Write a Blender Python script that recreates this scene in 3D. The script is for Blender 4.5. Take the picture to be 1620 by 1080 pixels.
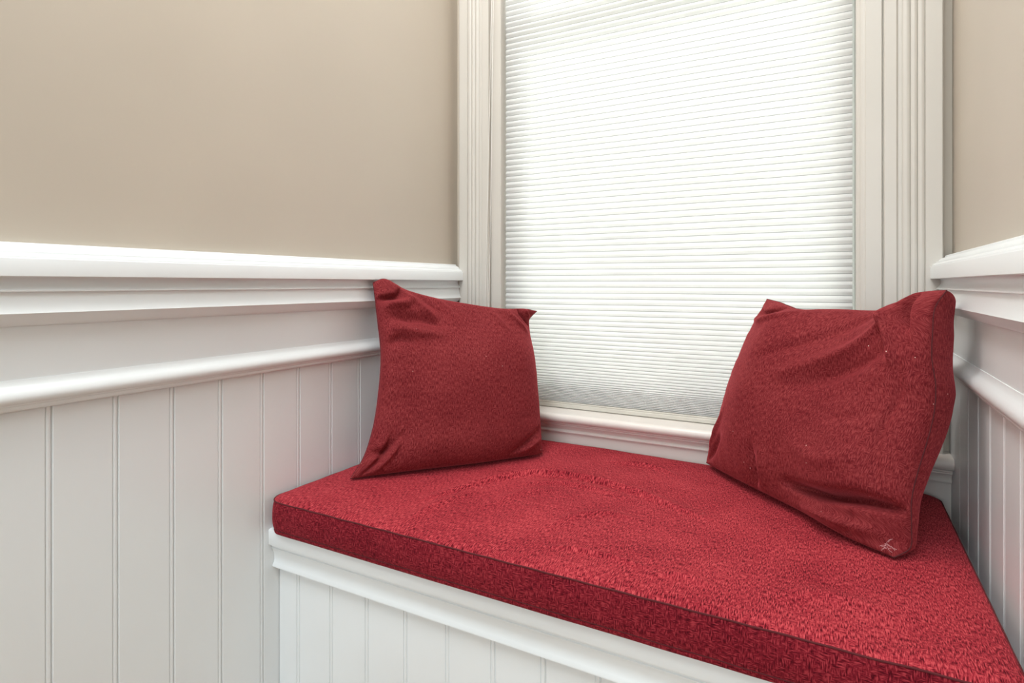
import bpy, bmesh, math, random
import numpy as np
from mathutils import Vector

random.seed(7)
for o in list(bpy.data.objects):
    bpy.data.objects.remove(o)
SC = bpy.context.scene
COL = SC.collection

# ------------------------------------------------------------------ camera
YAW = math.radians(28.82)
cam = bpy.data.cameras.new('camera')
camo = bpy.data.objects.new('camera', cam)
COL.objects.link(camo)
camo.location = (0, 0, 0.95)
camo.rotation_euler = (math.radians(90), 0, YAW)
cam.sensor_fit = 'HORIZONTAL'
cam.sensor_width = 36
cam.lens = 36 * 936 / 1620
cam.shift_y = -(540 - 449) / 1620
cam.clip_start = 0.02
SC.camera = camo

# ------------------------------------------------------------------ world
W = bpy.data.worlds.new('sky')
SC.world = W
W.use_nodes = True
nt = W.node_tree
nt.nodes.clear()
wo = nt.nodes.new('ShaderNodeOutputWorld')
bg = nt.nodes.new('ShaderNodeBackground')
tcw = nt.nodes.new('ShaderNodeTexCoord')
sep = nt.nodes.new('ShaderNodeSeparateXYZ')
rmp = nt.nodes.new('ShaderNodeValToRGB')
nt.links.new(tcw.outputs['Generated'], sep.inputs[0])
nt.links.new(sep.outputs['Z'], rmp.inputs[0])
rmp.color_ramp.elements[0].position = 0.0
rmp.color_ramp.elements[0].color = (0.96, 0.97, 0.96, 1)      # bright overcast horizon
rmp.color_ramp.elements[1].position = 0.8
rmp.color_ramp.elements[1].color = (0.80, 0.84, 0.90, 1)
nt.links.new(rmp.outputs[0], bg.inputs[0])
bg.inputs[1].default_value = 7.0
nt.links.new(bg.outputs[0], wo.inputs[0])


def area(name, loc, rot, sx, sy, power, col, spread=180):
    l = bpy.data.lights.new(name, 'AREA')
    l.shape = 'RECTANGLE'
    l.size, l.size_y = sx, sy
    l.energy = power
    l.color = col
    l.spread = math.radians(spread)
    o = bpy.data.objects.new(name, l)
    COL.objects.link(o)
    o.location = loc
    o.rotation_euler = rot
    return o


R = math.radians
# hazy sun outside, high and to the left, falling on the shade
sl = bpy.data.lights.new('sun', 'SUN')
sl.energy = 6.0
sl.angle = R(12)
sl.color = (1.0, 0.97, 0.92)
slo = bpy.data.objects.new('sun', sl)
COL.objects.link(slo)
slo.rotation_euler = (R(-52), 0, R(22))
slo.location = (0, 4, 4)
# light from the room side and overhead
area('room_fill_light', (-0.05, -2.85, 1.45), (R(90), 0, 0), 1.8, 1.5, 43, (0.84, 0.945, 1.0))  # added frontal fill behind the camera, no window is there
area('overhead_fill_light', (-0.30, -0.50, 2.55), (0, 0, 0), 1.2, 1.2, 36, (0.88, 0.96, 1.0))  # added soft fill from above, no fitting is there
area('nook_light', (-0.66, 0.84, 2.56), (0, 0, 0), 0.36, 0.36, 13.5, (1.0, 0.98, 0.955))

vs = SC.view_settings
vs.view_transform = 'Standard'
vs.look = 'None'
vs.gamma = 1
vs.use_curve_mapping = False
vs.exposure = 0.0


# ------------------------------------------------------------------ materials
class NT:
    def __init__(s, name):
        s.m = bpy.data.materials.new(name)
        s.m.use_nodes = True
        s.t = s.m.node_tree
        s.t.nodes.clear()
        s.out = s.t.nodes.new('ShaderNodeOutputMaterial')

    def n(s, typ, ins=None, **kw):
        nd = s.t.nodes.new(typ)
        for k, v in kw.items():
            setattr(nd, k, v)
        for k, v in (ins or {}).items():
            if isinstance(v, bpy.types.NodeSocket):
                s.t.links.new(v, nd.inputs[k])
            else:
                nd.inputs[k].default_value = v
        return nd

    def math(s, op, a, b=0.0, c=None):
        nd = s.t.nodes.new('ShaderNodeMath')
        nd.operation = op
        for i, v in enumerate((a, b) if c is None else (a, b, c)):
            if isinstance(v, bpy.types.NodeSocket):
                s.t.links.new(v, nd.inputs[i])
            else:
                nd.inputs[i].default_value = v
        return nd.outputs[0]

    def ramp(s, f, stops):
        nd = s.t.nodes.new('ShaderNodeValToRGB')
        s.t.links.new(f, nd.inputs[0])
        e = nd.color_ramp.elements
        while len(e) < len(stops):
            e.new(0.5)
        for i, (p, c) in enumerate(stops):
            e[i].position = p
            e[i].color = (*c, 1) if len(c) == 3 else c
        return nd.outputs[0]

    def link(s, a, b):
        s.t.links.new(a, b)


def painted(name, col, rough, bump=0.0012, scale=60, coat=0.0, streak=True):
    """brushed or rolled paint: faint tone drift, faint relief"""
    k = NT(name)
    tc = k.n('ShaderNodeTexCoord')
    mp = k.n('ShaderNodeMapping', {'Vector': tc.outputs['Object'], 'Scale': (1, 1, 0.12 if streak else 1)})
    big = k.n('ShaderNodeTexNoise', {'Vector': tc.outputs['Object'], 'Scale': 2.3, 'Detail': 2.0})
    fine = k.n('ShaderNodeTexNoise', {'Vector': mp.outputs[0], 'Scale': scale, 'Detail': 4.0})
    lo = tuple(c * 0.965 for c in col)
    hi = tuple(min(1, c * 1.03) for c in col)
    c = k.ramp(big.outputs[0], [(0.3, lo), (0.7, hi)])
    # rare small dings in the paint
    vor = k.n('ShaderNodeTexVoronoi', {'Vector': tc.outputs['Object'], 'Scale': 14.0})
    sepc = k.n('ShaderNodeSeparateColor', {'Color': vor.outputs['Color']})
    near = k.math('LESS_THAN', vor.outputs['Distance'], 0.05)
    rare = k.math('GREATER_THAN', sepc.outputs[0], 0.9)
    ding = k.math('MULTIPLY', near, rare)
    h = k.math('SUBTRACT', k.math('MULTIPLY', fine.outputs[0], 0.15), k.math('MULTIPLY', ding, 0.6))
    b = k.n('ShaderNodeBump', {'Height': h, 'Distance': bump, 'Strength': 0.5})
    p = k.n('ShaderNodeBsdfPrincipled', {'Base Color': c, 'Roughness': rough, 'Normal': b.outputs[0],
                                         'Coat Weight': coat, 'Coat Roughness': 0.25})
    k.link(p.outputs[0], k.out.inputs[0])
    return k.m


M_PLASTER = painted('beige_wall_paint', (0.55, 0.485, 0.405), 0.42, 0.0006, 220, streak=False)
M_CEIL = painted('ceiling_paint', (0.80, 0.79, 0.76), 0.8, 0.0006, 200, streak=False)
M_WHITE = painted('white_gloss_paint', (0.835, 0.865, 0.875), 0.30, 0.0005, 70)
M_CREAM = painted('cream_gloss_paint', (0.60, 0.57, 0.52), 0.36, 0.0005, 70)
M_SILL_LIT = painted('sill_lit_gloss_paint', (0.78, 0.735, 0.685), 0.30, 0.0005, 70)  # casing paint made lighter, the light from above put into its colour


def wood_floor():
    k = NT('oak_floor')
    tc = k.n('ShaderNodeTexCoord')
    mp = k.n('ShaderNodeMapping', {'Vector': tc.outputs['Object'], 'Scale': (12, 1.2, 1)})
    n = k.n('ShaderNodeTexNoise', {'Vector': mp.outputs[0], 'Scale': 3.0, 'Detail': 6.0})
    c = k.ramp(n.outputs[0], [(0.3, (0.23, 0.13, 0.07)), (0.7, (0.42, 0.27, 0.15))])
    p = k.n('ShaderNodeBsdfPrincipled', {'Base Color': c, 'Roughness': 0.35})
    k.link(p.outputs[0], k.out.inputs[0])
    return k.m


M_FLOOR = wood_floor()


def chenille(name, dark, mid, light, warp=0.43, bump=0.0011, lint=0.975, rough=0.8, sheen=0.28):
    """woven chenille: short raised yarn strokes in two directions, with odd bits of lint"""
    k = NT(name)
    uv = k.n('ShaderNodeUVMap')
    v = uv.outputs[0]
    wob = k.n('ShaderNodeTexNoise', {'Vector': v, 'Scale': 45.0, 'Detail': 2.0})
    wv = k.n('ShaderNodeVectorMath', {0: wob.outputs['Color'], 1: (0.0022, 0.0022, 0)}, operation='MULTIPLY')
    vv = k.n('ShaderNodeVectorMath', {0: v, 1: wv.outputs[0]}, operation='ADD').outputs[0]
    a = k.n('ShaderNodeMapping', {'Vector': vv, 'Scale': (640, 120, 1)})
    b = k.n('ShaderNodeMapping', {'Vector': vv, 'Scale': (130, 600, 1)})
    na = k.n('ShaderNodeTexNoise', {'Vector': a.outputs[0], 'Scale': 1.0, 'Detail': 2.0, 'Roughness': 0.55}).outputs[0]
    nb = k.n('ShaderNodeTexNoise', {'Vector': b.outputs[0], 'Scale': 1.0, 'Detail': 2.0, 'Roughness': 0.55}).outputs[0]
    sel = k.n('ShaderNodeTexNoise', {'Vector': v, 'Scale': 95.0, 'Detail': 1.0}).outputs[0]
    selm = k.n('ShaderNodeMapRange', {0: sel, 1: warp, 2: warp + 0.14, 3: 0.0, 4: 1.0}).outputs[0]
    mix = k.n('ShaderNodeMix', {0: selm, 2: na, 3: nb}).outputs[0]
    blot = k.n('ShaderNodeTexNoise', {'Vector': v, 'Scale': 9.0, 'Detail': 2.0}).outputs[0]
    f = k.math('ADD', k.math('MULTIPLY', mix, 0.88), k.math('MULTIPLY', blot, 0.12))
    c = k.ramp(f, [(0.37, dark), (0.49, mid), (0.62, light)])
    vor = k.n('ShaderNodeTexVoronoi', {'Vector': vv, 'Scale': 75.0})
    sc = k.n('ShaderNodeSeparateColor', {'Color': vor.outputs['Color']})
    near = k.math('LESS_THAN', vor.outputs['Distance'], 0.065)
    rare = k.math('GREATER_THAN', sc.outputs[0], lint)
    spot = k.math('MULTIPLY', near, rare)
    cm = k.n('ShaderNodeMix', {0: spot, 6: c, 7: (0.75, 0.55, 0.48, 1)}, data_type='RGBA').outputs[2]
    bp = k.n('ShaderNodeBump', {'Height': mix, 'Distance': bump, 'Strength': 0.9})
    p = k.n('ShaderNodeBsdfPrincipled', {'Base Color': cm, 'Roughness': rough, 'Normal': bp.outputs[0],
                                         'Sheen Weight': sheen, 'Sheen Roughness': 0.45,
                                         'Sheen Tint': (1.0, 0.16, 0.19, 1), 'Specular IOR Level': 0.08})
    k.link(p.outputs[0], k.out.inputs[0])
    return k.m


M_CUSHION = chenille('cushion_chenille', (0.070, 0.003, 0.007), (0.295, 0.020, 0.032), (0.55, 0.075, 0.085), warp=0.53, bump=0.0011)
M_BOXING_SHADED = chenille('cushion_boxing_shaded_chenille', (0.06, 0.002, 0.006), (0.17, 0.008, 0.017), (0.34, 0.034, 0.045), bump=0.0010, sheen=0.3)  # same cloth as the top, shade of the upright side put into its reds
M_PILLOW = chenille('pillow_chenille', (0.105, 0.009, 0.012), (0.175, 0.019, 0.023), (0.27, 0.044, 0.045), warp=0.52,
                    bump=0.0006, lint=0.90, sheen=0.38)


def plain(name, col, rough=0.6, **kw):
    k = NT(name)
    tc = k.n('ShaderNodeTexCoord')
    n = k.n('ShaderNodeTexNoise', {'Vector': tc.outputs['Object'], 'Scale': 40.0, 'Detail': 3.0}).outputs[0]
    c = k.ramp(n, [(0.3, tuple(x * 0.93 for x in col)), (0.7, col)])
    p = k.n('ShaderNodeBsdfPrincipled', {'Base Color': c, 'Roughness': rough, **kw})
    k.link(p.outputs[0], k.out.inputs[0])
    return k.m


M_SEAM = plain('seam_thread', (0.10, 0.008, 0.012), 0.9)
M_SEAM2 = plain('pillow_seam_fold', (0.085, 0.012, 0.015), 0.9)
M_CORD = plain('cord_white', (0.82, 0.80, 0.76), 0.6)
M_VINYL = plain('bottom_rail_enamel', (0.66, 0.63, 0.56), 0.4)
M_FOLD_SHADOW = plain('double_cloth_fold_shadow', (0.42, 0.42, 0.41), 0.9)  # doubled cloth at the creases, greyed to paint in the dim fold lines
M_SASH = plain('sash_paint', (0.78, 0.79, 0.76), 0.4)
M_FRAY = plain('frayed_thread', (0.60, 0.36, 0.37), 0.9)
M_GRASS = plain('lawn', (0.13, 0.16, 0.09), 0.9)


def shade_mat():
    k = NT('shade_fabric')
    tc = k.n('ShaderNodeTexCoord')
    n = k.n('ShaderNodeTexNoise', {'Vector': tc.outputs['Object'], 'Scale': 260.0, 'Detail': 3.0}).outputs[0]
    n2 = k.n('ShaderNodeMapping', {'Vector': tc.outputs['Object'], 'Scale': (14, 14, 60)})
    n3 = k.n('ShaderNodeTexNoise', {'Vector': n2.outputs[0], 'Scale': 1.0, 'Detail': 4.0}).outputs[0]
    f = k.math('ADD', k.math('MULTIPLY', n, 0.35), k.math('MULTIPLY', n3, 0.65))
    c = k.ramp(f, [(0.3, (0.845, 0.84, 0.835)), (0.7, (0.90, 0.897, 0.89))])
    d = k.n('ShaderNodeBsdfDiffuse', {'Color': c})
    t = k.n('ShaderNodeBsdfTranslucent', {'Color': c})
    mx = k.n('ShaderNodeMixShader', {0: 0.55, 1: d.outputs[0], 2: t.outputs[0]})
    k.link(mx.outputs[0], k.out.inputs[0])
    return k.m


M_SHADE = shade_mat()


def glass_mat():
    k = NT('window_glass')
    g = k.n('ShaderNodeBsdfGlossy', {'Roughness': 0.02})
    t = k.n('ShaderNodeBsdfTransparent', {'Color': (0.95, 0.98, 0.96, 1)})
    fr = k.n('ShaderNodeFresnel', {'IOR': 1.45})
    mx = k.n('ShaderNodeMixShader', {0: fr.outputs[0], 1: t.outputs[0], 2: g.outputs[0]})
    k.link(mx.outputs[0], k.out.inputs[0])
    return k.m


M_GLASS = glass_mat()


# ------------------------------------------------------------------ helpers
def mesh(name, verts, faces, uvs=None):
    m = bpy.data.meshes.new(name)
    m.from_pydata([tuple(map(float, v)) for v in verts], [], [tuple(map(int, f)) for f in faces])
    if uvs is not None:
        l = m.uv_layers.new(name='UVMap')
        vi = np.zeros(len(m.loops), dtype=np.int32)
        m.loops.foreach_get('vertex_index', vi)
        l.data.foreach_set('uv', np.asarray(uvs, dtype=np.float32)[vi].ravel())
    bm = bmesh.new()
    bm.from_mesh(m)
    bmesh.ops.recalc_face_normals(bm, faces=bm.faces)
    bm.to_mesh(m)
    bm.free()
    return m


def obj(name, m, mat=None, parent=None, smooth=False, loc=None, **props):
    o = bpy.data.objects.new(name, m)
    COL.objects.link(o)
    if mat is not None and not m.materials:
        m.materials.append(mat)
    if smooth:
        m.polygons.foreach_set('use_smooth', [True] * len(m.polygons))
    if parent:
        o.parent = parent
    if loc:
        o.location = loc
    for k, v in props.items():
        o[k] = v
    return o


def empty(name, loc=(0, 0, 0), **props):
    o = bpy.data.objects.new(name, None)
    COL.objects.link(o)
    o.location = loc
    o.empty_display_size = 0.1
    for k, v in props.items():
        o[k] = v
    return o


def boxes(*bs):
    v, f = [], []
    for (x0, x1, y0, y1, z0, z1) in bs:
        n = len(v)
        v += [(x, y, z) for z in (z0, z1) for y in (y0, y1) for x in (x0, x1)]
        f += [tuple(n + i for i in q) for q in ((0, 2, 3, 1), (4, 5, 7, 6), (0, 1, 5, 4), (2, 6, 7, 3), (0, 4, 6, 2), (1, 3, 7, 5))]
    return v, f


def box_mesh(name, *bs, bevel=0.0):
    m = mesh(name, *boxes(*bs))
    if bevel:
        bm = bmesh.new()
        bm.from_mesh(m)
        bmesh.ops.bevel(bm, geom=list(bm.edges), offset=bevel, segments=2, affect='EDGES')
        bm.to_mesh(m)
        bm.free()
    return m


def extrude(name, prof, a, b, place):
    """closed profile (p, q) swept from a to b; place(p, q, s) -> point"""
    n = len(prof)
    v = [place(p, q, a) for p, q in prof] + [place(p, q, b) for p, q in prof]
    f = [(i, (i + 1) % n, n + (i + 1) % n, n + i) for i in range(n)]
    f += [tuple(range(n)), tuple(range(2 * n - 1, n - 1, -1))]
    m = mesh(name, v, f)
    return m


def arc(cx, cy, r, a0, a1, n=6, ry=None):
    ry = r if ry is None else ry
    return [(cx + r * math.cos(R(a0 + (a1 - a0) * i / n)), cy + ry * math.sin(R(a0 + (a1 - a0) * i / n))) for i in range(n + 1)]


def smooth_by_angle(o, ang=35):
    m = o.data
    bm = bmesh.new()
    bm.from_mesh(m)
    for f in bm.faces:
        f.smooth = len(f.verts) == 4
    for e in bm.edges:
        if len(e.link_faces) == 2:
            e.smooth = e.calc_face_angle(0) < R(ang)
    bm.to_mesh(m)
    bm.free()


def tube(name, pts, r, seg=6, closed=False):
    pts = [Vector(p) for p in pts]
    n = len(pts)
    v, f = [], []
    up = Vector((0.13, 0.21, 0.97)).normalized()
    for i, p in enumerate(pts):
        q0 = pts[(i - 1) % n] if (closed or i > 0) else p
        q1 = pts[(i + 1) % n] if (closed or i < n - 1) else p
        t = (q1 - q0).normalized()
        s = t.cross(up)
        if s.length < 0.2:
            s = t.cross(Vector((1, 0, 0)))
        s.normalize()
        w = t.cross(s).normalized()
        for k in range(seg):
            a = 2 * math.pi * k / seg
            v.append(p + s * (r * math.cos(a)) + w * (r * math.sin(a)))
    rng = range(n if closed else n - 1)
    for i in rng:
        j = (i + 1) % n
        for k in range(seg):
            f.append((i * seg + k, i * seg + (k + 1) % seg, j * seg + (k + 1) % seg, j * seg + k))
    if not closed:
        f.append(tuple(range(seg)))
        f.append(tuple(range((n - 1) * seg + seg - 1, (n - 1) * seg - 1, -1)))
    return mesh(name, v, f)


# ------------------------------------------------------------------ room shell
YW = 1.485          # plaster face of the window wall
XR = 0.2042          # plaster face of the right nook wall
CEIL = 2.6
XE, YB = 2.7, -3.0
floor = obj('floor', box_mesh('floor', (-1.13, XE + 0.12, YB - 0.12, 1.66, -0.1, 0.0)), M_FLOOR, kind='structure')
ceiling = obj('ceiling', box_mesh('ceiling', (-1.13, XE + 0.12, YB - 0.12, 1.66, CEIL, CEIL + 0.1)), M_CEIL, kind='structure')
wall_left = obj('wall_left', box_mesh('wall_left', (-1.13, -1.005, YB, 1.66, 0, CEIL)), M_PLASTER, kind='structure')
wall_right = obj('wall_right', box_mesh('wall_right', (XR, 0.36, 0.45, 1.66, 0, CEIL)), M_PLASTER, kind='structure')
wall_front = obj('wall_front', box_mesh('wall_front', (0.36, XE, 0.45, 0.57, 0, CEIL)), M_PLASTER, kind='structure')
wall_east = obj('wall_east', box_mesh('wall_east', (XE, XE + 0.12, YB, 0.57, 0, CEIL)), M_PLASTER, kind='structure')
wall_back = obj('wall_back', box_mesh('wall_back', (-1.13, XE + 0.12, YB - 0.12, YB, 0, CEIL)), M_PLASTER, kind='structure')
WX0, WX1, WZ0, WZ1 = -0.862, 0.053, 0.590, 2.36      # window opening
wall_window = obj('wall_window', box_mesh('wall_window',
    (-1.005, WX0, YW, 1.64, 0, CEIL), (WX1, XR, YW, 1.64, 0, CEIL),
    (WX0, WX1, YW, 1.64, 0, WZ0), (WX0, WX1, YW, 1.64, WZ1, CEIL)), M_PLASTER, kind='structure')
obj('ground', box_mesh('ground', (-9, 9, 1.7, 22, -0.35, -0.3)), M_GRASS, kind='structure')

# ------------------------------------------------------------------ beadboard planks
PITCH = 0.0905


def plank_profile(w, d=0.0046):
    """cross-section (s across the wall, p out of it): flat face, v-joint, bead, quirk"""
    g = 0.0014                      # joint half width
    q = 0.0014
    rb = 0.0030
    pr = [(0.0002, -d), (0.0002, -0.0022), (g * 0.5, -0.0019), (g * 0.8, -0.0004), (g + 0.0006, 0.0)]
    e = w - g
    pr += [(e - 2 * rb - q - 0.0004, 0.0), (e - 2 * rb - q + 0.0002, -0.0004), (e - 2 * rb - q * 0.6, -0.0017), (e - 2 * rb, -0.0017)]
    pr += [(e - rb - rb * math.cos(R(a)), -0.0017 + 0.0017 * math.sin(R(a)) ** 0.7) for a in (25, 50, 90, 130, 155)]
    pr += [(e, -0.0018), (w - 0.0002, -0.0022), (w - 0.0002, -d)]
    return pr


def planks(parent, starts, w, z0, z1, place, mat):
    """each board is an object; all share one mesh; the joint side sits at its start"""
    m = extrude('plank', plank_profile(w), z0, z1, place)
    m.materials.append(mat)
    for s0 in starts:
        obj('plank', m, None, parent).location = place(s0, 0, 0) - place(0, 0, 0)


# bead lines measured at y = 0.427 + k*0.0905; a board runs from joint to joint
y_first = 0.427 + 0.004
starts = [y_first + PITCH * k for k in range(-18, 12)]
planks(wall_left, starts, PITCH, 0.0, 0.778, lambda s, p, z: Vector((-1.0 + p, s, z)), M_WHITE)
# closing strip in the corner
yl = starts[-1] + PITCH
obj('plank', extrude('plank', [(yl + 0.0004, -0.0046), (yl + 0.0004, -0.001), (yl + 0.002, 0), (YW - 0.001, 0), (YW - 0.001, -0.0046)], 0, 0.778,
                     lambda s, p, z: (-1.0 + p, s, z)), M_WHITE, wall_left)

# right nook wall (faces -x)
PR = 0.0843
rs = [1.36 + 0.004 - PR * k for k in range(0, 11)]
planks(wall_right, [-(y + 0.0) for y in rs], PR, 0.0, 0.778, lambda s, p, z: Vector((XR - 0.005 - p, -s, z)), M_WHITE)
obj('plank', extrude('plank', [(1.3645, -0.0046), (1.3645, -0.001), (1.3665, 0), (YW - 0.001, 0), (YW - 0.001, -0.0046)], 0, 0.778,
                     lambda s, p, z: (XR - 0.005 - p, s, z)), M_WHITE, wall_right)

# ------------------------------------------------------------------ wainscot mouldings, profile (p out, dz from camera height)
CAP = [(-0.0045, 0.0580), (0.0080, 0.0575), (0.0105, 0.0560), (0.0112, 0.0530), (0.0140, 0.0522), (0.0175, 0.0508), (0.0205, 0.0480),
       (0.0215, 0.0455), (0.0250, 0.0445), (0.0255, 0.0420), (0.0290, 0.0405), (0.0320, 0.0378), (0.0325, 0.0355), (0.0345, 0.0350), (0.0350, 0.0340),
       (0.0350, 0.0108), (0.0340, 0.0098), (0.0190, 0.0098), (0.0175, 0.0060), (0.0180, 0.0010), (0.0200, -0.0035),
       (0.0232, -0.0068), (0.0250, -0.0085), (0.0250, -0.0105), (0.0205, -0.0112), (0.0210, -0.0180), (0.0228, -0.0270),
       (0.0262, -0.0380), (0.0275, -0.0405), (0.0265, -0.0418), (0.0240, -0.0440), (0.0200, -0.0480), (0.0150, -0.0530),
       (0.0100, -0.0570), (0.0045, -0.0590), (-0.0045, -0.0590)]
FRIEZE = [(-0.0045, -0.0590), (0.0035, -0.0590), (0.0035, -0.1330), (-0.0045, -0.1330)]
LOWER = [(-0.0045, -0.1330), (0.0050, -0.1330), (0.0060, -0.1370), (0.0095, -0.1420), (0.0140, -0.1460), (0.0175, -0.1510),
         (0.0188, -0.1560), (0.0180, -0.1610), (0.0155, -0.1645), (0.0125, -0.1660), (0.0122, -0.1675), (0.0100, -0.1690),
         (0.0095, -0.1705), (0.0098, -0.1720), (0.0085, -0.1745), (0.0050, -0.1765), (-0.0045, -0.1765)]


def trim(name, prof, a, b, place, mat, **kw):
    o = obj(name, extrude(name, prof, a, b, place), mat, **kw)
    smooth_by_angle(o, 32)
    return o


PL = lambda p, dz, s: (-1.0 + p, s, 0.95 + dz)
PRR = lambda p, dz, s: (XR - 0.005 - p, s, 0.95 + dz)
YC = 1.455            # face of the window casing
for i, (pf, pl, a, b) in enumerate([(CAP, PL, YB, YC), (FRIEZE, PL, YB, YC), (LOWER, PL, YB, YC),
                                    (CAP, PRR, 0.45, YC), (FRIEZE, PRR, 0.45, YC), (LOWER, PRR, 0.45, YC)]):
    trim('trim_%d' % (i + 1), pf, a, b, pl, M_WHITE, kind='structure')
BASE = [(0.0, 0.0), (0.014, 0.0), (0.014, 0.10), (0.010, 0.112), (0.008, 0.125), (0.0, 0.13)]
trim('baseboard_left', BASE, YB, 0.82, lambda p, q, s: (-1.0 + p, s, q), M_WHITE, kind='structure')
trim('baseboard_right', BASE, 0.45, 0.82, lambda p, q, s: (XR - 0.005 - p, s, q), M_WHITE, kind='structure')

# ------------------------------------------------------------------ window
win = empty('window_1', (-0.404, YW, WZ0), kind='structure')


def wpart(name, m, mat, smooth=None, **kw):
    o = obj(name, m, mat, win, **kw)
    o.location = -Vector(win.location)
    if smooth:
        smooth_by_angle(o, smooth)
    return o


# casing profile: w = distance from the outer edge inwards, p = depth out of the wall (face at 0.030)
CASE = [(0, -0.0005), (0, 0.028), (0.002, 0.030), (0.029, 0.030), (0.0305, 0.0262)]
for w0, hw in ((0.0305, 0.0062), (0.0430, 0.0060), (0.0552, 0.0068)):
    CASE += [(w0 + hw * (1 - math.cos(R(a))), 0.0262 + 0.0036 * math.sin(R(a))) for a in (25, 55, 90, 125, 155)] + [(w0 + 2 * hw, 0.0258)]
CASE += [(0.0700, 0.0262), (0.0760, 0.0250), (0.0780, 0.0278), (0.0795, 0.0290),
         (0.0990, 0.0290), (0.1008, 0.0275), (0.1012, 0.0140), (0.1026, 0.0125), (0.1034, 0.0150), (0.1048, 0.0172), (0.1330, 0.0172), (0.1352, 0.0150),
         (0.1352, -0.0005)]
ZS = 0.609            # stool top
ZT = 2.50
wpart('casing', extrude('casing', CASE, ZS, ZT, lambda w, p, z: (-0.980 + w, YW - p, z)), M_CREAM, 32)
wpart('casing', extrude('casing', CASE, ZS, ZT, lambda w, p, z: (0.186 - w, YW - p, z)), M_CREAM, 32)
wpart('casing', extrude('casing', [(w, p) for w, p in CASE], -0.84, 0.046, lambda w, p, x: (x, YW - p, ZT - w)), M_CREAM, 32)
# jambs and stops
wpart('jamb', box_mesh('jamb', (WX0, -0.8460, 1.486, 1.64, ZS, WZ1), bevel=0.001), M_CREAM)
STOP = [(0, 0), (0.012, 0), (0.013, 0.003), (0.0125, 0.006), (0.010, 0.009), (0.0075, 0.0105), (0.007, 0.013), (0.004, 0.015), (0, 0.0155)]
wpart('jamb', box_mesh('jamb', (0.0345, WX1, 1.486, 1.64, ZS, WZ1), bevel=0.001), M_CREAM)
wpart('stop', extrude('stop', STOP, ZS, WZ1, lambda w, p, z: (0.051 - w * 1.25, 1.486 - p, z)), M_CREAM, 30)
wpart('jamb', box_mesh('jamb', (-0.8455, 0.0345, 1.486, 1.64, WZ1 - 0.018, WZ1), bevel=0.001), M_CREAM)

# sashes (behind the shade)
def sash(x0, x1, z0, z1, y, st=0.045, tr=0.034, br=0.06):
    r = wpart('sash', box_mesh('sash', (x0, x0 + st, y, y + 0.034, z0, z1), (x1 - st, x1, y, y + 0.034, z0, z1),
                               (x0 + st, x1 - st, y, y + 0.034, z0, z0 + br), (x0 + st, x1 - st, y, y + 0.034, z1 - tr, z1)), M_SASH)
    g = obj('pane', box_mesh('pane', (x0 + st, x1 - st, y + 0.015, y + 0.018, z0 + br, z1 - tr)), M_GLASS, r)
    return r


sash(-0.845, 0.034, ZS + 0.002, 1.720, 1.545)
sash(-0.845, 0.034, 1.686, WZ1 - 0.018, 1.582, br=0.034)
obj('lock', box_mesh('lock', (-0.45, -0.38, 1.545, 1.570, 1.7205, 1.731), bevel=0.002), M_VINYL, win).location = -Vector(win.location)

# stool with bullnose, cove, apron, running wall to wall
STOOL = [(-0.035, 0.609), (0.058, 0.609), (0.064, 0.6075), (0.0685, 0.604), (0.0705, 0.599), (0.070, 0.594), (0.067, 0.589),
         (0.061, 0.5855), (0.053, 0.5840), (0.051, 0.5825), (-0.035, 0.5825)]
wpart('stool', extrude('stool', [(p, q) for p, q in STOOL], WX0 + 0.0, WX1, lambda p, q, x: (x, YW - p, q)), M_SILL_LIT, 35)
for x0, x1 in ((-0.998, WX0 - 0.0003), (WX1 + 0.0003, XR - 0.0055)):
    S2 = [(max(p, -0.0), q) for p, q in STOOL]
    wpart('stool_horn', extrude('stool_horn', S2, x0, x1, lambda p, q, x: (x, YW - p, q)), M_SILL_LIT, 35)
APRON = [(0.0, 0.5822), (0.048, 0.5822), (0.0475, 0.5790), (0.0440, 0.5765), (0.0440, 0.5740), (0.0425, 0.5730), (0.0400, 0.5690), (0.0365, 0.5645), (0.0355, 0.5620),
         (0.0380, 0.5600), (0.0395, 0.5575), (0.0388, 0.5550), (0.0360, 0.5535), (0.0330, 0.5530), (0.0320, 0.5500), (0.030, 0.5400), (0.030, 0.4620), (0.0, 0.4620)]
wpart('apron', extrude('apron', APRON, -0.998, XR - 0.0055, lambda p, q, x: (x, YW - p, q)), M_SILL_LIT, 30)

# ------------------------------------------------------------------ cellular shade
SX0, SX1, SY = -0.8415, 0.0285, 1.497
shade = empty('cellular_shade', ((SX0 + SX1) / 2, SY, 0.609), label='white pleated cellular shade pulled down over the window',
              category='window shade')
SO = Vector(shade.location)


def spart(name, m, mat, **kw):
    o = obj(name, m, mat, shade, **kw)
    o.location = -SO
    return o


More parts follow.
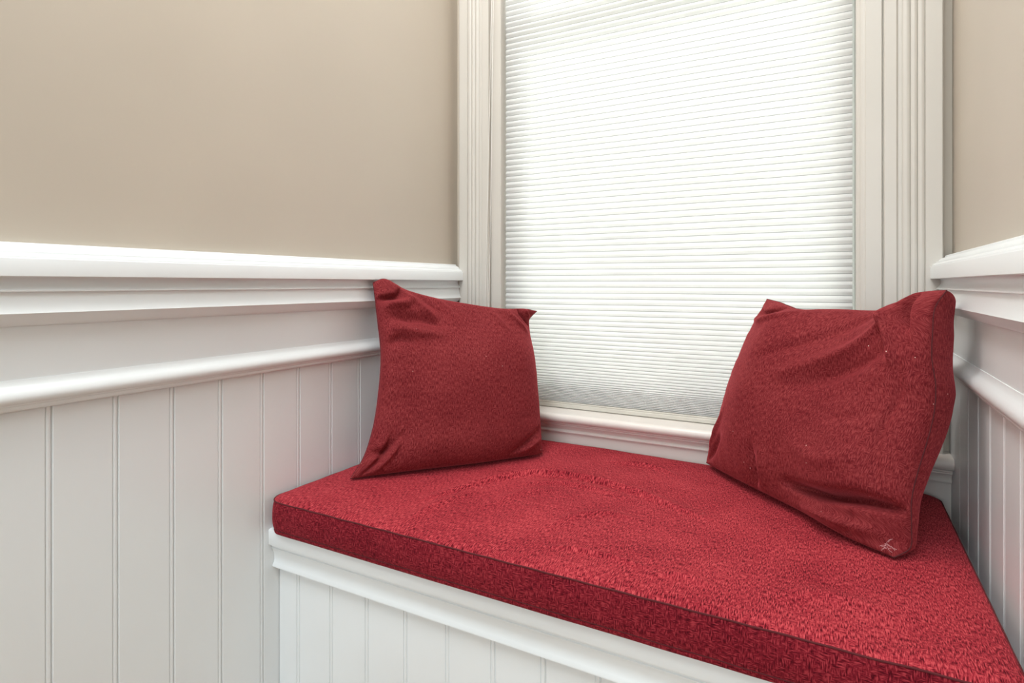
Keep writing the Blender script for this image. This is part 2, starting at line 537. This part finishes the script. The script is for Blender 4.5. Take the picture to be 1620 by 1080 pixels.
zb = 0.6265
zs = [zb]
k = 0
while zs[-1] < 2.29:
    if k < 9:
        p = 0.0042
    elif k < 34:
        p = 0.0042 + (0.0160 - 0.0042) * ((k - 8) / 26) ** 0.9
    else:
        p = 0.0160
    zs.append(zs[-1] + p)
    k += 1
rngp = random.Random(3)
v, f = [], []
NX = 22
cell = []       # closed wavy two-layer honeycomb: front and back sheets glued at each crease
for side in (-1, 1):
    prof = []
    for i in range(len(zs) - 1):
        z0, z1 = zs[i], zs[i + 1]
        pitch = z1 - z0
        am = 0.0058 if pitch > 0.012 else 0.0058 - 0.0012 * (0.016 - pitch) / 0.012
        prof += [(0.0007, z0 - 0.0007), (0.0007, z0 + 0.0007), (am * 0.55, z0 + pitch * 0.22), (am * 0.93, z0 + pitch * 0.42), (am, z0 + pitch * 0.52), (am * 0.90, z0 + pitch * 0.64), (am * 0.5, z0 + pitch * 0.83)]
    prof.append((0.0008, zs[-1]))
    n0 = len(v)
    ph = [rngp.uniform(0, 6.28) for _ in range(6)]
    for j in range(NX + 1):
        x = SX0 + (SX1 - SX0) * j / NX
        for (d, z) in prof:
            sag = 0.0009 * math.sin(5.1 * x + 3.1 * z + ph[0]) + 0.0004 * math.sin(17 * x + 9 * z + ph[1])
            wz = 0.0006 * math.sin(7 * x + 23 * z + ph[2]) * min(1, (z - zb) * 6)
            v.append((x, SY + side * d * (1 + 0.06 * math.sin(31 * x + 80 * z)) + sag, z + wz))
    m_ = len(prof)
    for j in range(NX):
        for i in range(m_ - 1):
            a = n0 + j * m_ + i
            f.append((a, a + 1, a + m_ + 1, a + m_))
            cell.append(1 if i % 7 == 0 else 0)
fab = mesh('pleated_fabric', v, f)
fab.materials.append(M_SHADE)
fab.materials.append(M_FOLD_SHADOW)
fab.polygons.foreach_set('material_index', cell)
spart('pleated_fabric', fab, None)
# bottom rail
BR = [(-0.0085, 0.6120), (-0.0070, 0.6105), (0.0070, 0.6105), (0.0085, 0.6120), (0.0088, 0.6200), (0.0075, 0.6215), (0.0075, 0.6225), (0.0088, 0.6240), (0.0080, 0.6262),
      (-0.0080, 0.6262), (-0.0088, 0.6240), (-0.0088, 0.6120)]
spart('bottom_rail', extrude('bottom_rail', BR, SX0, SX1, lambda p, q, x: (x, SY - p, q)), M_VINYL)
spart('head_rail', box_mesh('head_rail', (SX0, SX1, SY - 0.009, SY + 0.02, 2.292, 2.338), bevel=0.003), M_VINYL)
# pair of lift cords drawn aside over the left casing
for (xa, xb, ya) in ((-0.8800, -0.8895, 1.4515), (-0.8772, -0.8760, 1.4515)):
    pts = []
    for i in range(25):
        s = i / 24
        z = 2.30 - s * 1.62
        x = -0.845 + (xb + 0.845) * min(1, s ** 0.75) + 0.0006 * math.sin(9 * s + xa * 90)
        y = 1.482 + (ya - 1.482) * min(1, s * 3.5)
        pts.append((x, y, z))
    spart('lift_cord', tube('lift_cord', pts, 0.0008, 6), M_CORD)

# ------------------------------------------------------------------ window seat (bench)
FY = 0.830            # plane of the bench front boards
bench = empty('window_seat', (-0.397, 1.14, 0.0), label='white built-in window seat bench with beadboard front under the red cushion',
              category='bench')
BO = Vector(bench.location)


def bpart(name, m, mat=M_WHITE, sm=None, **kw):
    o = obj(name, m, mat, bench, **kw)
    o.location = -BO
    if sm:
        smooth_by_angle(o, sm)
    return o


X0, X1 = -0.9995, XR - 0.0055
bpart('seat_board', extrude('seat_board', [(0.8075, 0.4590), (0.8045, 0.4575), (0.8040, 0.4560), (0.8040, 0.4290), (0.8050, 0.4270), (1.484, 0.4270), (1.484, 0.4590)],
                            X0, X1, lambda y, z, x: (x, y, z)), sm=30)
FM = [(0.0005, 0.4268), (-0.0200, 0.4268), (-0.0205, 0.4235), (-0.0175, 0.4225), (-0.0175, 0.4205), (-0.0190, 0.4195), (-0.0185, 0.4170), (-0.0165, 0.4160),
      (-0.0158, 0.4120), (-0.0130, 0.4040), (-0.0125, 0.3960), (-0.0140, 0.3880), (-0.0165, 0.3830), (-0.0165, 0.3800),
      (-0.0120, 0.3770), (-0.0050, 0.3735), (0.0005, 0.3730)]
bpart('front_moulding', extrude('front_moulding', FM, X0, X1, lambda p, z, x: (x, FY + p, z)), sm=32)
bpart('carcass', box_mesh('carcass', (X0, X1, FY + 0.006, FY + 0.022, 0.0, 0.4265)))
xb0 = -0.9447 + 0.004
xs = [xb0 + PITCH * k for k in range(0, 12)]
first = None
for i, x in enumerate(xs):
    ww = min(PITCH, X1 - x)
    if first is None:
        first = extrude('plank', plank_profile(PITCH, 0.0055), 0.0, 0.3728, lambda s, p, z: (s, FY - p, z))
        first.materials.append(M_WHITE)
    m = first if ww > PITCH - 1e-4 else extrude('plank', plank_profile(ww, 0.0055), 0.0, 0.3728, lambda s, p, z: (s, FY - p, z))
    o = obj('plank', m, M_WHITE, bench)
    o.location = Vector((x, 0, 0)) - BO
m = extrude('plank', plank_profile(xb0 - X0, 0.0055), 0.0, 0.3728, lambda s, p, z: (s, FY - p, z))
o = obj('plank', m, M_WHITE, bench)
o.location = Vector((X0, 0, 0)) - BO
BB = [(0.0, 0.0), (-0.014, 0.0), (-0.014, 0.09), (-0.010, 0.1), (0, 0.105)]
bpart('skirting', extrude('skirting', BB, X0 + 0.0145, X1 - 0.0145, lambda p, z, x: (x, FY + p, z)), sm=30)


# ------------------------------------------------------------------ soft things
def ridge(P, pts, w, amp, skew=0.0):
    """height of a soft fold that follows a polyline; P (n,2)"""
    pts = np.asarray(pts, float)
    # refine
    d2 = np.full(len(P), 1e9)
    along = np.zeros(len(P))
    side = np.zeros(len(P))
    L = np.r_[0, np.cumsum(np.linalg.norm(np.diff(pts, axis=0), axis=1))]
    for i in range(len(pts) - 1):
        a, b = pts[i], pts[i + 1]
        ab = b - a
        t = np.clip(((P - a) @ ab) / (ab @ ab), 0, 1)
        q = a + t[:, None] * ab
        dv = P - q
        dd = (dv ** 2).sum(1)
        m = dd < d2
        d2[m] = dd[m]
        along[m] = (L[i] + t[m] * (L[i + 1] - L[i])) / L[-1]
        side[m] = np.sign(ab[0] * dv[m, 1] - ab[1] * dv[m, 0])
    d = np.sqrt(d2)
    ww = w * (1 + skew * side)
    env = np.clip(np.sin(np.pi * np.clip(along * 0.94 + 0.03, 0, 1)), 0, 1) ** 0.6
    return amp * env * np.exp(-(d / ww) ** 2)


def catmull(pts, n):
    pts = np.asarray(pts, float)
    L = np.r_[0, np.cumsum(np.linalg.norm(np.diff(pts, axis=0), axis=1))]
    L /= L[-1]
    T = np.linspace(0, 1, n)
    # cubic hermite with finite-difference tangents
    m = np.gradient(pts, L, axis=0)
    out = []
    for t in T:
        i = min(np.searchsorted(L, t, side='right') - 1, len(L) - 2)
        h = L[i + 1] - L[i]
        s = (t - L[i]) / h
        out.append((2 * s ** 3 - 3 * s ** 2 + 1) * pts[i] + (s ** 3 - 2 * s ** 2 + s) * h * m[i] + (-2 * s ** 3 + 3 * s ** 2) * pts[i + 1] + (s ** 3 - s ** 2) * h * m[i + 1])
    return np.array(out)


def noise1(x, seed):
    r = np.random.RandomState(seed)
    t = r.rand(64) * 2 - 1
    i = np.floor(x).astype(int)
    fr = x - i
    fr = fr * fr * (3 - 2 * fr)
    return t[i % 64] * (1 - fr) + t[(i + 1) % 64] * fr


def noise2(x, y, seed):
    r = np.random.RandomState(seed)
    t = r.rand(64, 64) * 2 - 1
    i, j = np.floor(x).astype(int), np.floor(y).astype(int)
    fx, fy = x - i, y - j
    fx, fy = fx * fx * (3 - 2 * fx), fy * fy * (3 - 2 * fy)
    g = lambda a, b: t[a % 64, b % 64]
    return (g(i, j) * (1 - fx) + g(i + 1, j) * fx) * (1 - fy) + (g(i, j + 1) * (1 - fx) + g(i + 1, j + 1) * fx) * fy


# seat cushion
CX0, CX1, CY0, CY1 = -0.990, 0.178, 0.792, 1.4535
CZ0, CZT = 0.4592, 0.5245


def seat_cushion():
    NXc, NYc = 280, 170
    rc = 0.035
    gx = np.linspace(CX0, CX1, NXc + 1)
    gy = np.linspace(CY0, CY1, NYc + 1)
    U, V = np.meshgrid(gx, gy, indexing='xy')
    Px, Py = U.copy(), V.copy()
    for sx, cx in ((-1, CX0 + rc), (1, CX1 - rc)):
        for sy, cy in ((-1, CY0 + rc), (1, CY1 - rc)):
            a = (U - cx) * sx / rc
            b = (V - cy) * sy / rc
            m = (a > 0) & (b > 0)
            A, B = a[m], b[m]
            big = np.maximum(A, B)
            th = np.where(A > B, np.pi / 4 * B / np.maximum(A, 1e-9), np.pi / 2 - np.pi / 4 * A / np.maximum(B, 1e-9))
            Px[m] = cx + sx * rc * big * np.cos(th)
            Py[m] = cy + sy * rc * big * np.sin(th)
    P = np.c_[Px.ravel(), Py.ravel()]
    dx = np.minimum(P[:, 0] - CX0, CX1 - P[:, 0])
    dy = np.minimum(P[:, 1] - CY0, CY1 - P[:, 1])
    a = np.clip(1 - dx / rc, 0, 1)
    b = np.clip(1 - dy / rc, 0, 1)
    d = rc * (1 - np.sqrt(a * a + b * b))
    d = np.clip(np.where((a > 0) | (b > 0), d, np.minimum(dx, dy)), 0, None)
    # edges sag slightly at the back, dome over the foam
    z = CZT + 0.0065 * (1 - np.exp(-d / 0.012)) - 0.0015 * np.exp(-d / 0.004)
    z += 0.0016 * noise2(P[:, 0] * 9, P[:, 1] * 9, 5) * np.clip(d / 0.03, 0, 1)
    z += 0.0007 * noise2(P[:, 0] * 26, P[:, 1] * 22, 6) * np.clip(d / 0.02, 0, 1)
    for pts, w, am, sk in [
        ([(-0.700, 0.935), (-0.672, 1.010), (-0.637, 1.1015), (-0.5807, 1.165), (-0.4674, 1.183), (-0.3635, 1.1638), (-0.2778, 1.1255), (-0.215, 1.095)], 0.020, 0.0062, 0.35),
        ([(-0.58, 1.10), (-0.50, 1.145), (-0.42, 1.140), (-0.34, 1.115)], 0.022, 0.0030, 0.2),
        ([(-0.4015, 0.8551), (-0.3523, 0.8669), (-0.3102, 0.8656), (-0.2489, 0.858)], 0.009, 0.0030, 0.3),
        ([(-0.235, 0.845), (-0.1895, 0.8586), (-0.1492, 0.8508)], 0.010, 0.0030, 0.0),
        ([(-0.4714, 1.3374), (-0.3756, 1.3459), (-0.3178, 1.3158)], 0.014, 0.0034, 0.0),
        ([(-0.6704, 0.8245), (-0.6647, 0.9311), (-0.6431, 1.01)], 0.020, 0.0030, 0.0),
        ([(-0.5818, 0.9582), (-0.5425, 1.0654), (-0.5023, 1.1)], 0.022, 0.0028, 0.0),
        ([(-0.44, 0.92), (-0.4072, 1.0019), (-0.37, 1.0325), (-0.31, 1.03)], 0.018, 0.0026, 0.0),
        ([(-0.08, 0.86), (-0.02, 0.90), (0.06, 0.89)], 0.03, 0.003, 0.0),
        ([(0.02, 0.80), (0.08, 0.86), (0.14, 0.98)], 0.03, -0.003, 0.0),
    ]:
        z += ridge(P, catmull(pts, 24), w * 0.62, am * 2.1, sk)
    # back edge dips a little near the middle of the window
    z += -0.006 * np.exp(-((P[:, 0] + 0.30) / 0.13) ** 2) * np.exp(-(CY1 - P[:, 1]) / 0.03)
    v = [(p[0], p[1], q) for p, q in zip(P, z)]
    uv = [(p[0], p[1]) for p in P]
    f = []
    W_ = NXc + 1
    for j in range(NYc):
        for i in range(NXc):
            a0 = j * W_ + i
            f.append((a0, a0 + 1, a0 + W_ + 1, a0 + W_))
    top = (v, f, uv)
    ring = [i for i in range(W_)] + [j * W_ + NXc for j in range(1, NYc + 1)] + [NYc * W_ + i for i in range(NXc - 1, -1, -1)] + [j * W_ for j in range(NYc - 1, 0, -1)]
    return top, ring, P, z


(cv, cf, cuv), ring, cP, cZ = seat_cushion()
cush = empty('seat_cushion', (-0.40, 1.12, 0.4592), label='long red box-edged seat cushion covering the white bench', category='cushion')
CO = Vector(cush.location)
o = obj('top_panel', mesh('top_panel', cv, cf, cuv), M_CUSHION, cush, smooth=True)
o.location = -CO
rp = np.array([[cP[i][0], cP[i][1], cZ[i]] for i in ring])
n = len(rp)
tan = np.roll(rp, -1, 0) - np.roll(rp, 1, 0)
nor = np.c_[tan[:, 1], -tan[:, 0]]
nor /= np.linalg.norm(nor, axis=1)[:, None]
s = np.r_[0, np.cumsum(np.linalg.norm(np.diff(rp[:, :2], axis=0), axis=1))]
bv, buv = [], []
LV = 16
for k in range(LV + 1):
    t = k / LV
    bulge = 0.0042 * math.sin(math.pi * min(1, t * 1.0)) ** 0.7 if 0 < t < 1 else 0.0
    for i in range(n):
        wob = 0.0012 * noise2(np.array([s[i] * 26.0]), np.array([t * 2.2]), 9)[0] * math.sin(math.pi * t)
        wav = 0.0010 * noise1(np.array([s[i] * 18.0]), 4)[0] * t
        pinch = -0.0016 if k == LV - 2 else 0.0
        x = rp[i, 0] + nor[i, 0] * (bulge + wob + pinch)
        y = rp[i, 1] + nor[i, 1] * (bulge + wob + pinch)
        x = max(x, -0.9955)
        z = rp[i, 2] * (1 - t) + (CZ0 + 0.0010 + wav * 0.3) * t
        bv.append((x, y, z))
        buv.append((s[i] + 3.0, z))
bf = []
for k in range(LV):
    for i in range(n):
        j = (i + 1) % n
        bf.append((k * n + i, k * n + j, (k + 1) * n + j, (k + 1) * n + i))
bf.append(tuple(LV * n + i for i in range(n)))
o = obj('boxing_band', mesh('boxing_band', bv, bf, buv), M_BOXING_SHADED, cush, smooth=True)
o.location = -CO
for dz, rad in ((0, 0.0013), ):
    pts = [(rp[i, 0] + nor[i, 0] * 0.0006, rp[i, 1] + nor[i, 1] * 0.0006, rp[i, 2] - 0.0002 + 0.0003 * math.sin(s[i] * 90)) for i in range(n)]
    o = obj('seam', tube('seam', pts, rad, 6, closed=True), M_SEAM, cush, smooth=True)
    o.location = -CO
zlow = [(bv[(LV - 2) * n + i][0] + nor[i, 0] * 0.0004, bv[(LV - 2) * n + i][1] + nor[i, 1] * 0.0004, bv[(LV - 2) * n + i][2]) for i in range(n)]
o = obj('seam', tube('seam', zlow, 0.0009, 6, closed=True), M_SEAM, cush, smooth=True)
o.location = -CO


# pillows
def pillow(name, bottom, right, top, left, hf, hb, folds, seed, label, group, uvs=0.45, N=150, bexp=0.48, xlim=None):
    """bottom/top run left to right, left/right run bottom to top (3-D edge curves of the sewn seam)"""
    B, T = catmull(bottom, N + 1), catmull(top, N + 1)
    Lf, Rt = catmull(left, N + 1), catmull(right, N + 1)
    u = np.linspace(0, 1, N + 1)
    # denser sampling near the seam
    u = u - 0.9 * np.sin(2 * np.pi * u) / (2 * np.pi)
    def res(Cv):
        x = np.linspace(0, 1, N + 1)
        return np.c_[[np.interp(u, x, Cv[:, k]) for k in range(3)]].T
    B, T, Lf, Rt = map(res, (B, T, Lf, Rt))
    U, V = np.meshgrid(u, u, indexing='xy')
    U3, V3 = U[..., None], V[..., None]
    P = (1 - V3) * B[None] + V3 * T[None] + (1 - U3) * Lf[:, None] + U3 * Rt[:, None] \
        - ((1 - U3) * (1 - V3) * B[0] + U3 * (1 - V3) * B[-1] + (1 - U3) * V3 * T[0] + U3 * V3 * T[-1])
    ex = (B[-1] - B[0] + T[-1] - T[0])
    ey = (Lf[-1] - Lf[0] + Rt[-1] - Rt[0])
    nrm = np.cross(ex, ey)
    nrm /= np.linalg.norm(nrm)            # towards the room
    du = np.minimum(U, 1 - U)
    dv = np.minimum(V, 1 - V)
    prof = (4 * U * (1 - U)) ** 0.48 * (4 * V * (1 - V)) ** 0.48
    # fuller towards the bottom, where the filling settles
    full = 1.10 - 0.28 * V
    uv2 = np.c_[U.ravel(), V.ravel()]
    pk = 0.0
    for (d_, s_, sd) in ((V, U, 1), (1 - V, U, 2), (U, V, 3), (1 - U, V, 4)):
        pk = pk + (0.0040 * noise1(s_.ravel() * 17 + sd * 7.3, seed + sd).reshape(U.shape)
                   + 0.0022 * noise1(s_.ravel() * 37 + sd * 3.1, seed + sd + 9).reshape(U.shape)) * np.exp(-d_ / 0.11) * np.clip(d_ / 0.02, 0, 1)
    lump = 0.0045 * noise2(U * 3.1 + seed, V * 3.1, seed).reshape(U.shape) + 0.0018 * noise2(U * 8, V * 8, seed + 2)
    hfr = hf * prof * full + (pk + lump) * np.clip(prof * 1.4, 0, 1)
    for pts, w, am, sk in folds:
        hfr = hfr + (ridge(uv2, catmull(pts, 24), w, am, sk).reshape(U.shape)) * np.clip(np.minimum(du, dv) / 0.012, 0, 1)
    hfr = np.maximum(hfr, 0.0)
    profb = (4 * U * (1 - U)) ** bexp * (4 * V * (1 - V)) ** bexp
    hbk = -(hb * profb * (full if bexp > 0.3 else 0.34 + 0.78 * V) + 0.6 * (pk - lump) * np.clip(prof * 1.4, 0, 1))
    root = empty(name, tuple(B.mean(0)), label=label, category='pillow', group=group)
    O = Vector(root.location)
    n1 = N + 1
    def panel(nm, H, mir):
        Q = P + nrm * H[..., None]
        Q[..., 2] = np.maximum(Q[..., 2], 0.5325)         # rests on the cushion
        zz = Q[..., 2]
        hi = np.where((zz > 0.882) & (zz < 1.01), 0.166, np.where((zz > 0.77) & (zz < 0.82), 0.178, 0.193))
        lo = np.where((zz > 0.882) & (zz < 1.01), -0.967, np.where((zz > 0.77) & (zz < 0.82), -0.980, -0.996))
        if mir:
            Q[..., 0] = np.clip(Q[..., 0], lo, hi)
            Q[..., 1] = np.minimum(Q[..., 1], np.where(zz < 0.612, 1.412, 1.452))
        v = Q.reshape(-1, 3)
        f = [(j * n1 + i, j * n1 + i + 1, (j + 1) * n1 + i + 1, (j + 1) * n1 + i) for j in range(N) for i in range(N)]
        au = np.concatenate([np.zeros((n1, 1)), np.cumsum(np.linalg.norm(np.diff(Q, axis=1), axis=2), axis=1)], axis=1)
        av = np.concatenate([np.zeros((1, n1)), np.cumsum(np.linalg.norm(np.diff(Q, axis=0), axis=2), axis=0)], axis=0)
        au = au - au[:, N // 2][:, None]
        av = av - av[N // 2, :][None, :]
        uvm = np.c_[au.ravel() + mir, av.ravel() + seed]
        o = obj(nm, mesh(nm, v, f, uvm), M_PILLOW, root, smooth=True)
        o.location = -O
        return Q
    panel('front_panel', hfr, 0)
    panel('back_panel', hbk, 2.0)
    e = list(P[0, :]) + list(P[1:, -1]) + list(P[-1, -2::-1]) + list(P[-2:0:-1, 0])
    e = [(p[0], p[1], max(p[2], 0.533)) for p in e]
    o = obj('seam', tube('seam', e, 0.0010, 6, closed=True), M_SEAM2, root, smooth=True)
    o.location = -O
    return root


GP = 'red throw pillows on the window seat'
# left pillow
pillow('throw_pillow',
       bottom=[(-0.905, 0.934, 0.537), (-0.868, 0.985, 0.537), (-0.80, 1.075, 0.536), (-0.72, 1.172, 0.536), (-0.662, 1.250, 0.537), (-0.630, 1.297, 0.537)],
       right=[(-0.630, 1.297, 0.537), (-0.648, 1.320, 0.603), (-0.668, 1.342, 0.690), (-0.688, 1.362, 0.770), (-0.712, 1.386, 0.830), (-0.716, 1.395, 0.855), (-0.7020, 1.412, 0.8774)],
       top=[(-0.9632, 1.068, 0.953), (-0.9582, 1.098, 0.9620), (-0.9306, 1.1446, 0.9361), (-0.8918, 1.1953, 0.9166), (-0.8229, 1.2625, 0.8984),
            (-0.7512, 1.3314, 0.8849), (-0.7173, 1.3794, 0.8840), (-0.7020, 1.412, 0.8774)],
       left=[(-0.905, 0.934, 0.537), (-0.900, 0.966, 0.572), (-0.900, 0.998, 0.630), (-0.904, 1.022, 0.708), (-0.914, 1.041, 0.79), (-0.938, 1.0545, 0.875), (-0.9632, 1.068, 0.953)],
       hf=0.078, hb=0.075, bexp=0.36,
       folds=[([(0.05, 0.765), (0.13, 0.775), (0.24, 0.80), (0.40, 0.79)], 0.030, -0.020, 0.3),
              ([(0.04, 0.70), (0.14, 0.715), (0.26, 0.725), (0.38, 0.73)], 0.026, 0.012, 0.0),
              ([(0.03, 0.64), (0.10, 0.655), (0.18, 0.66)], 0.018, -0.012, 0.0),
              ([(0.02, 0.90), (0.07, 0.885), (0.13, 0.905), (0.17, 0.975)], 0.017, -0.026, -0.3),
              ([(0.04, 0.84), (0.09, 0.845), (0.17, 0.88), (0.24, 0.94)], 0.022, 0.016, 0.0),
              ([(0.16, 0.98), (0.24, 0.92), (0.34, 0.83), (0.40, 0.76)], 0.020, 0.010, 0.0),
              ([(0.26, 0.97), (0.34, 0.91), (0.42, 0.86)], 0.018, -0.008, 0.0),
              ([(0.36, 0.985), (0.42, 0.93), (0.48, 0.84)], 0.016, 0.006, 0.0),
              ([(0.78, 0.99), (0.84, 0.91), (0.95, 0.80)], 0.014, 0.010, 0.0),
              ([(0.86, 0.99), (0.905, 0.93), (0.985, 0.86)], 0.012, -0.014, 0.0),
              ([(0.91, 0.985), (0.94, 0.95), (0.985, 0.92)], 0.010, 0.010, 0.0),
              ([(0.68, 0.985), (0.72, 0.91), (0.80, 0.80)], 0.016, 0.008, 0.0),
              ([(0.60, 0.985), (0.63, 0.93), (0.67, 0.86)], 0.014, -0.005, 0.0),
              ([(0.78, 0.03), (0.89, 0.10), (0.985, 0.17)], 0.018, -0.012, 0.0),
              ([(0.84, 0.02), (0.92, 0.06), (0.985, 0.10)], 0.012, 0.008, 0.0),
              ([(0.02, 0.13), (0.08, 0.12), (0.15, 0.20)], 0.018, -0.015, 0.0),
              ([(0.05, 0.02), (0.085, 0.09), (0.10, 0.20)], 0.014, -0.012, 0.0),
              ([(0.10, 0.02), (0.13, 0.10), (0.14, 0.22)], 0.014, 0.010, 0.0)],
       seed=11, label='square red pillow with a peaked corner leaning against the left white wainscot', group=GP)
# right pillow
rp_ = pillow('throw_pillow',
       bottom=[(-0.2635, 1.405, 0.540), (-0.205, 1.345, 0.538), (-0.13, 1.272, 0.537), (-0.05, 1.19, 0.537), (0.02, 1.105, 0.537), (0.0754, 1.063, 0.5365)],
       right=[(0.0754, 1.063, 0.5365), (0.0967, 1.0784, 0.5500), (0.0985, 1.0822, 0.5783), (0.0991, 1.0869, 0.6205), (0.1079, 1.0954, 0.662), (0.1202, 1.1058, 0.7057),
              (0.1309, 1.1153, 0.7537), (0.1331, 1.1202, 0.7922), (0.1284, 1.1212, 0.833), (0.1300, 1.127, 0.875), (0.1350, 1.1366, 0.9144), (0.1500, 1.142, 0.9400)],
       top=[(-0.1382, 1.436, 0.9159), (-0.1069, 1.3899, 0.910), (-0.0713, 1.3402, 0.8985), (0.0054, 1.3131, 0.9000), (0.0763, 1.2828, 0.9010),
            (0.1080, 1.2329, 0.9140), (0.1300, 1.1868, 0.9360), (0.1500, 1.142, 0.9400)],
       left=[(-0.2635, 1.405, 0.540), (-0.2218, 1.420, 0.6448), (-0.1956, 1.428, 0.7325), (-0.1696, 1.434, 0.8195), (-0.1526, 1.436, 0.8772), (-0.1382, 1.436, 0.9159)],
       hf=0.092, hb=0.125, bexp=0.27,
       folds=[([(0.42, 0.60), (0.62, 0.72), (0.78, 0.82), (0.88, 0.93), (0.90, 1.05)], 0.034, 0.016, 0.1),
              ([(0.48, 0.54), (0.70, 0.66), (0.92, 0.77)], 0.030, -0.011, 0.0),
              ([(0.30, 0.70), (0.48, 0.78), (0.64, 0.90), (0.72, 0.96)], 0.030, -0.010, 0.0),
              ([(0.80, 0.985), (0.83, 0.90), (0.88, 0.80), (0.91, 0.68)], 0.018, 0.020, 0.0),
              ([(0.90, 0.985), (0.91, 0.90), (0.93, 0.82)], 0.016, -0.024, 0.0),
              ([(0.92, 0.72), (0.93, 0.60), (0.91, 0.44), (0.94, 0.24)], 0.012, -0.008, 0.0),
              ([(0.02, 0.94), (0.08, 0.915), (0.16, 0.93), (0.24, 0.985)], 0.014, -0.016, 0.0),
              ([(0.03, 0.88), (0.12, 0.87), (0.22, 0.92), (0.32, 0.97)], 0.018, 0.010, 0.0),
              ([(0.40, 0.02), (0.42, 0.12), (0.40, 0.24)], 0.014, -0.016, 0.0),
              ([(0.45, 0.02), (0.47, 0.12), (0.46, 0.24)], 0.016, 0.010, 0.0),
              ([(0.03, 0.03), (0.10, 0.09), (0.18, 0.22)], 0.016, -0.010, 0.0),
              ([(0.05, 0.10), (0.10, 0.20), (0.14, 0.34)], 0.016, 0.008, 0.0),
              ([(0.58, 0.12), (0.72, 0.135), (0.86, 0.17), (0.985, 0.19)], 0.020, -0.066, 0.0),
              ([(0.66, 0.05), (0.80, 0.06), (0.94, 0.08)], 0.026, 0.020, 0.0),
              ([(0.86, 0.02), (0.86, 0.07), (0.87, 0.12)], 0.010, -0.010, 0.0),
              ([(0.58, 0.30), (0.72, 0.27), (0.88, 0.34)], 0.03, 0.007, 0.0),
              ([(0.62, 0.48), (0.76, 0.46), (0.90, 0.50)], 0.02, -0.004, 0.0)],
       seed=23, label='fuller red pillow with a frayed white-threaded corner, beside the right wainscot', group=GP)
# frayed white threads poking out of the lowest corner
rt = random.Random(5)
tv, tf = [], []
ctr = Vector((0.0655, 1.0560, 0.556))
for i in range(12):
    p = ctr + Vector((rt.uniform(-0.004, 0.005), rt.uniform(-0.003, 0.002), rt.uniform(-0.007, 0.007)))
    pts = []
    d = Vector((rt.uniform(-1, 1), rt.uniform(-0.4, 0.2), rt.uniform(-1, 1))).normalized()
    for q in range(12):
        pts.append(tuple(p))
        d = (d + Vector((rt.uniform(-1, 1), rt.uniform(-0.5, 0.4), rt.uniform(-1, 1))) * 0.42).normalized()
        p = p + d * 0.0008
    m = tube('t', pts, 0.00024, 4)
    o_ = len(tv)
    tv += [tuple(a.co) for a in m.vertices]
    tf += [tuple(o_ + b for b in g.vertices) for g in m.polygons]
    bpy.data.meshes.remove(m)
o = obj('frayed_thread', mesh('frayed_thread', tv, tf), M_FRAY, rp_, label='white frayed thread')
o.location = -Vector(rp_.location)
